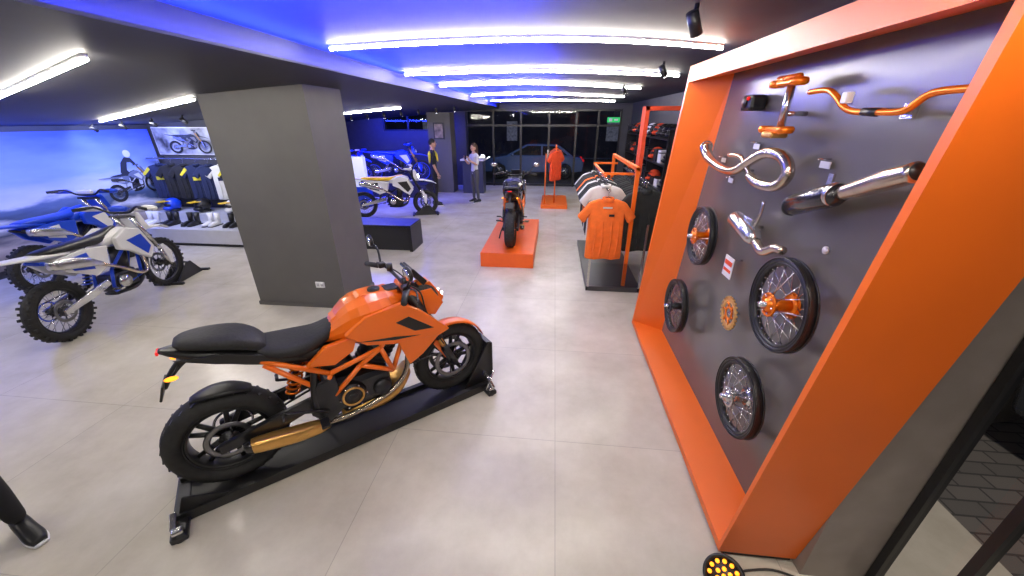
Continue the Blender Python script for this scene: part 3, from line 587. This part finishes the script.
# ================================================================ BIKES
OB=naked_bike(ORG,ORG,ORG,BLK)
RB=(-2.035,1.615,.055);h=math.atan2(1.035,1.205);SB=1.065
put('motorcycle',OB,RB,(0,0,h),SB)
b=B()
b.bx(-.34,1.78,-.17,-.13,-.045,.02,BLK);b.bx(-.34,1.78,.13,.17,-.045,.02,BLK);b.bx(-.3,1.75,-.13,.13,-.045,-.015,BLK)
b.bx(-.36,-.28,-.30,.30,-.05,-.01,DMET,bev=.01);b.bx(1.70,1.78,-.26,.26,-.05,-.01,DMET,bev=.01)
for x in (-.32,1.74):
    for sg in (-1,1): b.cyl((x,sg*(.27 if x<0 else .23),-.0515),(x,sg*(.27 if x<0 else .23),-.005),.03,BLK,n=14);b.box((x,sg*(.27 if x<0 else .23),.01),(.05,.04,.03),SIL,bev=.008)
for sg in (-1,1):
    b.prism([(1.56,-.01),(1.82,-.01),(1.84,.36),(1.80,.38)],sg*.085,sg*.1,BLK,bev=.004);b.prism([(-.33,-.01),(.0,-.01),(-.28,.12)],sg*.14,sg*.155,BLK,bev=.004)
b.bx(1.80,1.84,-.1,.1,.02,.36,BLK);b.cyl((1.75,-.1,.1),(1.75,-.26,.03),.014,SIL,n=10);b.cyl((1.80,-.18,.14),(1.70,-.22,.0),.01,SIL,n=8)
b.box((-.34,-.2,.01),(.03,.1,.05),SIL,rot=(.3,0,0),bev=.005)
b.done('motorcycle_transport_stand',RB,(0,0,h),SB)
WB=dirt_bike(WHT,BLU,BLK,BLK,forkm=SIL);put('dirt_bike',WB,(-5.373,3.082,0),(0,0,math.atan2(1.538,-.333)),1.045)
BB=dirt_bike(BLU,WHT,BLU,BLK,forkm=SIL);put('dirt_bike',BB,(-7.2,4.15,.0),(0,0,math.atan2(1.5,-.38)),1.05)
SM=dirt_bike(WHT,BLK,YEL,BLK,knob=False,forkm=BLK);put('supermoto_motorcycle',SM,(-4.72,8.98,0),(0,0,math.atan2(.48,1.42)),1.03)
BB2=dirt_bike(BLU,WHT,BLU,BLU)
b=B();b.bx(-7.3,-3.95,11.6,12.5,0,.42,mat('dark_podium',(.03,.03,.04),.3));b.done('display_podium')
put('dirt_bike',BB2,(-5.7,11.85,.42),(0,0,.25),1.0);put('dirt_bike',BB2,(-7.1,12.2,.42),(0,0,-.35),.85)
def chock(loc,rz):
    b=B();b.bx(-.3,.35,-.03,-.0,0,.03,BLK)
    for sg in (-1,1): b.prism([(-.30,0),(.30,0),(.1,.24),(.02,.24)],sg*.09,sg*.11,BLK,bev=.004)
    b.bx(-.33,-.28,-.2,.2,0,.03,BLK);b.bx(.28,.33,-.2,.2,0,.03,BLK);b.cyl((.06,-.1,.23),(.06,.1,.23),.012,DMET,n=10);b.done('wheel_chock',loc,(0,0,rz))
a=math.atan2(1.538,-.333);chock((-5.76,4.85,0),a)
chock((-3.3,9.47,0),.33)
PB=naked_bike(mat('black_body_paint',(.03,.03,.035),.25,coat=.6),mat('grey_body',(.12,.12,.13),.4),ORG,ORG)
b=B();b.bx(-1.15,-.26,5.8,8.2,0,.25,mat('podium_orange',(.85,.125,.012),.4,noise=.04),bev=.006);b.done('display_podium')
put('motorcycle',PB,(-.68,6.18,.25),(0,0,pi/2+.03),1.0)
b=B();b.bx(-.3,.44,10.45,12.0,0,.1,ORGF,bev=.006)
for y in (10.8,11.7): b.cyl((.07,y,.1),(.07,y,1.6),.02,ORGF,n=10)
b.cyl((.07,10.7,1.6),(.07,11.8,1.6),.02,ORGF,n=10)
b.cyl((-.2,10.6,.1),(-.2,10.6,1.45),.015,ORGF,n=8);b.done('clothing_rack')
b=B()
for k in range(9): shirt(b,(.07,10.8+k*.11,1.50),[RED,BLK,BLK,RED,RED,BLK,RED,BLK,RED][k],rz=.9,sc=1.1)
b.done('hanging_shirts')
b=B()
b.bx(.55,1.32,5.0,7.3,.0,.07,mat('rack_base',(.05,.05,.055),.3),bev=.005);pane(b,(.57,1.3,5.04,5.04,.07,.42),'y')
for y in (5.08,7.2): b.box((1.085,y,.87),(.05,.05,1.7),ORGF,bev=.004)
b.box((1.085,6.14,1.70),(.05,2.17,.05),ORGF,bev=.004)
for y in (5.4,6.8): b.box((.9,y,1.60),(.4,.03,.03),ORGF)
b.box((.72,6.1,1.58),(.03,1.6,.03),ORGF);b.box((.73,5.18,1.44),(.02,.3,.02),DMET)
b.bx(.56,.59,5.0,5.03,0,1.0,SIL);b.bx(1.28,1.31,5.0,5.03,0,1.0,SIL)
b.done('clothing_rack')
b=B()
ORS=mat('orange_shirt_cloth',(.88,.17,.02),.85,noise=.08,nscale=14,bump=.3);GRN=mat('dark_cloth',(.025,.03,.03),.9,noise=.2);WC=mat('white_cloth',(.6,.6,.58),.9,noise=.08);BC=mat('black_cloth',(.012,.012,.014),.9,noise=.2)
shirt(b,(.74,5.02,1.33),ORS,rz=.05,sc=1.18,acc=None);b.box((.80,4.96,1.12),(.07,.004,.03),BLK);b.box((.74,4.965,1.22),(.12,.004,.02),WC)
for k,m in enumerate([WC,GRN,BC,GRN,WC,GRN,BC,ORS,BC,GRN,BC,GRN,WC]): shirt(b,(.72,5.22+k*.12,1.47),m,rz=.12,sc=1.05)
for k in range(12): shirt(b,(1.25,5.2+k*.14,1.42),BC if k%3 else GRN,rz=.2,sc=1.2)
b.done('hanging_shirts')
b=B();b.bx(1.62,1.69,7.6,7.9,0,2.5,RED);b.bx(1.62,2.58,7.6,7.9,2.43,2.5,RED);b.done('display_portal')
b=B()
for z in (.4,.9,1.4,1.9): b.bx(2.2,2.59,8.0,12.5,z,z+.03,DMET)
for y in (8.0,9.5,11,12.5): b.bx(2.2,2.59,y-.015,y+.015,0,2.1,DMET)
cols=[BLK,WHT,BLK,RED,DMET,BLK]
for z in (.43,.93,1.43,1.93):
    for k in range(11):
        y=8.3+k*.38;hh=.15+random.random()*.12
        if z>1.5 or k%3==0: helmet(b,(2.4,y,z),cols[(k*5)%6],BLK,rz=pi/2)
        else: b.bx(2.25,2.5,y-.12,y+.12,z,z+hh,cols[(k*7)%6],bev=.01)
b.done('merchandise_shelf')
b=B();b.box((2.0,14.25,2.28),(.42,.03,.16),mat('exit_sign_green',(.02,.5,.12),.4,emis=.7));b.box((1.9,14.233,2.28),(.1,.004,.1),WHT);b.box((2.08,14.233,2.28),(.12,.004,.05),WHT);b.cyl((2.0,14.25,2.36),(2.0,14.25,2.62),.01,BLK,n=6);b.done('exit_sign')
b=B();b.bx(-4.0,-2.56,6.42,7.0,.46,.5,DMET,bev=.005);b.bx(-2.62,-2.56,6.42,7.0,0,.46,BLK);b.bx(-4.0,-3.94,6.42,7.0,0,.46,BLK);b.bx(-3.95,-2.6,6.5,6.96,.0,.46,mat('bench_panel',(.02,.02,.022),.5));b.done('display_bench')
b=B();b.bx(-6.1,-5.2,10.2,10.35,.55,1.35,mat('lightbox_panel',(.75,.78,.9),.4,emis=.4,noise=.1));b.bx(-6.15,-5.15,10.17,10.4,.0,.55,BLU);b.bx(-6.05,-5.7,10.19,10.2,.7,1.2,BLK);b.done('info_lightbox')
b=B();b.bx(-3.0,-2.3,12.6,13.1,0,1.05,mat('counter_dark',(.04,.045,.08),.35),bev=.01);b.bx(-3.05,-2.25,12.55,13.15,1.05,1.1,WHT,bev=.005);b.done('counter')
# ================================================================ LEFT AREA
def postermat():
    m=bpy.data.materials.new('beach_poster_print');m.use_nodes=True;nt=m.node_tree;p=nt.nodes['Principled BSDF'];L=nt.links.new
    tc=nt.nodes.new('ShaderNodeTexCoord');sx=nt.nodes.new('ShaderNodeSeparateXYZ');L(tc.outputs['Object'],sx.inputs[0])
    mp=nt.nodes.new('ShaderNodeMapping');mp.inputs['Scale'].default_value=(1,.6,2.2);L(tc.outputs['Object'],mp.inputs[0])
    n=nt.nodes.new('ShaderNodeTexNoise');n.inputs['Scale'].default_value=2.2;n.inputs['Detail'].default_value=9;L(mp.outputs[0],n.inputs[0])
    ma=nt.nodes.new('ShaderNodeMath');ma.operation='MULTIPLY_ADD';ma.inputs[1].default_value=.5;L(n.outputs['Fac'],ma.inputs[0]);L(sx.outputs['Z'],ma.inputs[2])
    mr=nt.nodes.new('ShaderNodeMapRange');mr.inputs[1].default_value=.3;mr.inputs[2].default_value=2.35;L(ma.outputs[0],mr.inputs[0])
    r=nt.nodes.new('ShaderNodeValToRGB');L(mr.outputs[0],r.inputs[0]);e=r.color_ramp.elements
    e[0].position=0;e[0].color=(.16,.13,.11,1);e[1].position=1;e[1].color=(.05,.10,.75,1)
    for pos,c in ((.20,(.5,.43,.38)),(.27,(.05,.06,.09)),(.34,(.7,.7,.74)),(.39,(.06,.09,.16)),(.46,(.12,.18,.36)),(.5,(.6,.64,.8)),(.68,(.26,.36,.8))):
        q=e.new(pos);q.color=(*c,1)
    L(r.outputs[0],p.inputs['Base Color']);p.inputs['Roughness'].default_value=.45;return m
b=B();b.bx(LX,LX+.04,-1.5,7.55,.12,2.10,postermat());b.done('beach_wall_poster')
PR=[mat('print_grey',(.15,.18,.3),.6),mat('print_light',(.6,.62,.75),.6),mat('print_dark',(.02,.025,.05),.6)]
put('poster_bike_print',dirt_bike(PR[0],PR[1],PR[2],PR[2]),(LX+.05,6.55,.80),(0,-.12,pi/2),(.5,.015,.5))
b=B()
b.prism([(.45,1.0),(.62,1.35),(.85,1.52),(1.05,1.45),(1.15,1.22),(1.1,1.15),(.98,1.3),(.85,1.32),(.72,1.05),(.85,.75),(.75,.45),(.62,.45),(.68,.75),(.5,.9)],-.004,.004,PR[2]);b.ell((1.0,0,1.62),(.14,.006,.14),PR[1])
b.done('poster_rider_print',(LX+.048,6.55,.80),(0,-.12,pi/2),.5)
PX0,PX1=-8.35,-5.6
b=B();b.bx(PX0,PX1,6.35,7.5,0,.06,BLK);b.bx(PX0,PX1+.02,6.3,7.5,.06,.34,WBASE,bev=.01);b.bx(PX0,PX1+.02,6.95,7.5,.34,.5,WBASE,bev=.01);b.done('display_plinth')
b=B();
for k in range(4): helmet(b,(-8.0+k*.7,7.1,.5),[BLU,BLK,WHT,BLK][k],YEL,rz=pi-.3)
b.done('helmets')
def boot(b,x,y,z,m):
    b.M=Matrix.Translation((x,y,z))@Matrix.Rotation(-pi/2,4,'Z')
    b.loft([(-.06,0,.04,.035,.04),(.05,0,.045,.042,.045),(.15,0,.035,.042,.035),(.2,0,.03,.03,.025)],m);b.tube([(-.02,0,.05),(-.03,0,.15),(-.04,0,.24)],[.045,.048,.055],m,12);b.bx(-.09,.2,-.04,.04,0.001,.015,BLK)
    b.M=Matrix()
b=B()
for k in range(6):
    boot(b,-8.15+k*.45,6.65,.342,[WHT,BLK,BLK][k%3]);boot(b,-8.01+k*.45,6.65,.342,[WHT,BLK,BLK][k%3])
b.done('riding_boots')
NAV=mat('navy_cloth',(.012,.02,.07),.9,noise=.15);YC=mat('yellow_cloth',(.7,.6,.04),.9,noise=.08);LB=mat('light_blue_cloth',(.35,.42,.6),.9,noise=.1)
b=B()
for k,(m,ac) in enumerate([(NAV,YC),(BC,None),(BC,None),(NAV,YC),(NAV,None),(WC,NAV),(BC,YC),(LB,None),(BC,YC),(NAV,YC)]): shirt(b,(-8.15+k*.28,7.25,1.44),m,rz=.45,sc=.98,acc=ac)
b.cyl((-8.4,7.25,1.55),(-5.5,7.25,1.55),.014,SIL,n=8)
for x in (-8.35,-7.0,-5.6): b.cyl((x,7.25,1.55),(x,7.59,1.55),.012,SIL,n=8)
b.done('hanging_shirts')
b=B();b.bx(-8.35,-6.55,7.54,7.59,1.62,2.12,mat('photo_banner',(.3,.31,.37),.5,noise=.9,nscale=4));b.bx(-8.38,-6.52,7.56,7.598,1.60,2.14,WHT);
b.done('photo_banner')
put('banner_bike_print',dirt_bike(PR[2],mat('print_mid',(.2,.2,.25),.6),PR[2],PR[2]),(-7.9,7.525,1.63),(0,0,0),(.45,.01,.38))
SK=mat('skin',(.5,.28,.19),.5,noise=.06);HB=mat('hair_brown',(.06,.03,.015),.7,noise=.3,nscale=40);HD=mat('hair_dark',(.012,.01,.01),.7)
person('salesman',(-3.34,10.6,0),-1.2,1.8,BC,BC,BLK,SK,HD,arms='down',accent=YC)
person('woman_customer',(-2.287,11.17,0),2.4,1.66,WC,mat('grey_trousers',(.07,.07,.08),.85),BLK,SK,HB,longhair=True,arms='phone')
person('man_visitor',(-3.08,1.0,0),-pi/2-.3,1.75,BC,BC,BLK,SK,HD,arms='down')
# ================================================================ LIGHTS
def area(n,loc,rot,sx,sy,p,col):
    l=bpy.data.lights.new(n,'AREA');l.shape='RECTANGLE';l.size=sx;l.size_y=sy;l.energy=p;l.color=col;o=bpy.data.objects.new(n,l);S.collection.objects.link(o);o.location=loc;o.rotation_euler=rot;return o
BL=(.012,.03,1)
area('cove_blue_led',(-1.92,7.5,2.66),(0,-2.65,0),.06,12,330,BL)
for y,p in ((2.2,60),(4.05,110),(5.8,110),(7.9,110),(10.4,90)): area('ceiling_blue_fill',(-.9,y,2.52),(pi,0,0),1.6,.5,p,BL)  # added invisible up-lights, no fixtures, wash the ceiling blue
area('poster_blue_led',(-7.6,3.4,2.2),(0,.85,0),.08,8,150,(.16,.24,1))
area('banner_led',(-7.1,6.2,2.2),(.9,0,0),2.4,.08,40,(.7,.75,1))
area('back_blue_led',(-5.5,10.8,2.25),(0,0,0),3,1.5,230,BL)
area('back_wall_blue_led',(-5.3,13.4,2.25),(.6,0,0),3,.1,120,BL)
def point(n,loc,p,col,r=.2):
    l=bpy.data.lights.new(n,'POINT');l.energy=p;l.color=col;l.shadow_soft_size=r;o=bpy.data.objects.new(n,l);S.collection.objects.link(o);o.location=loc
point('street_lamp_light',(3.6,.6,4.2),420,(1,.85,.7))
point('street_lamp_light',(-1,16.0,4.5),130,(.5,.6,1),.3)
w=bpy.data.worlds.new('night_sky');S.world=w;w.use_nodes=True;w.node_tree.nodes['Background'].inputs[0].default_value=(.03,.04,.08,1);w.node_tree.nodes['Background'].inputs[1].default_value=1
# ================================================================ CAMERA
cd=bpy.data.cameras.new('camera');co=bpy.data.objects.new('camera',cd);S.collection.objects.link(co)
co.location=(0,0,2.27);co.rotation_euler=(pi/2-math.radians(24.4),0,math.radians(6.05));cd.sensor_width=36;cd.lens=370/1024*36;cd.clip_start=.05
S.camera=co
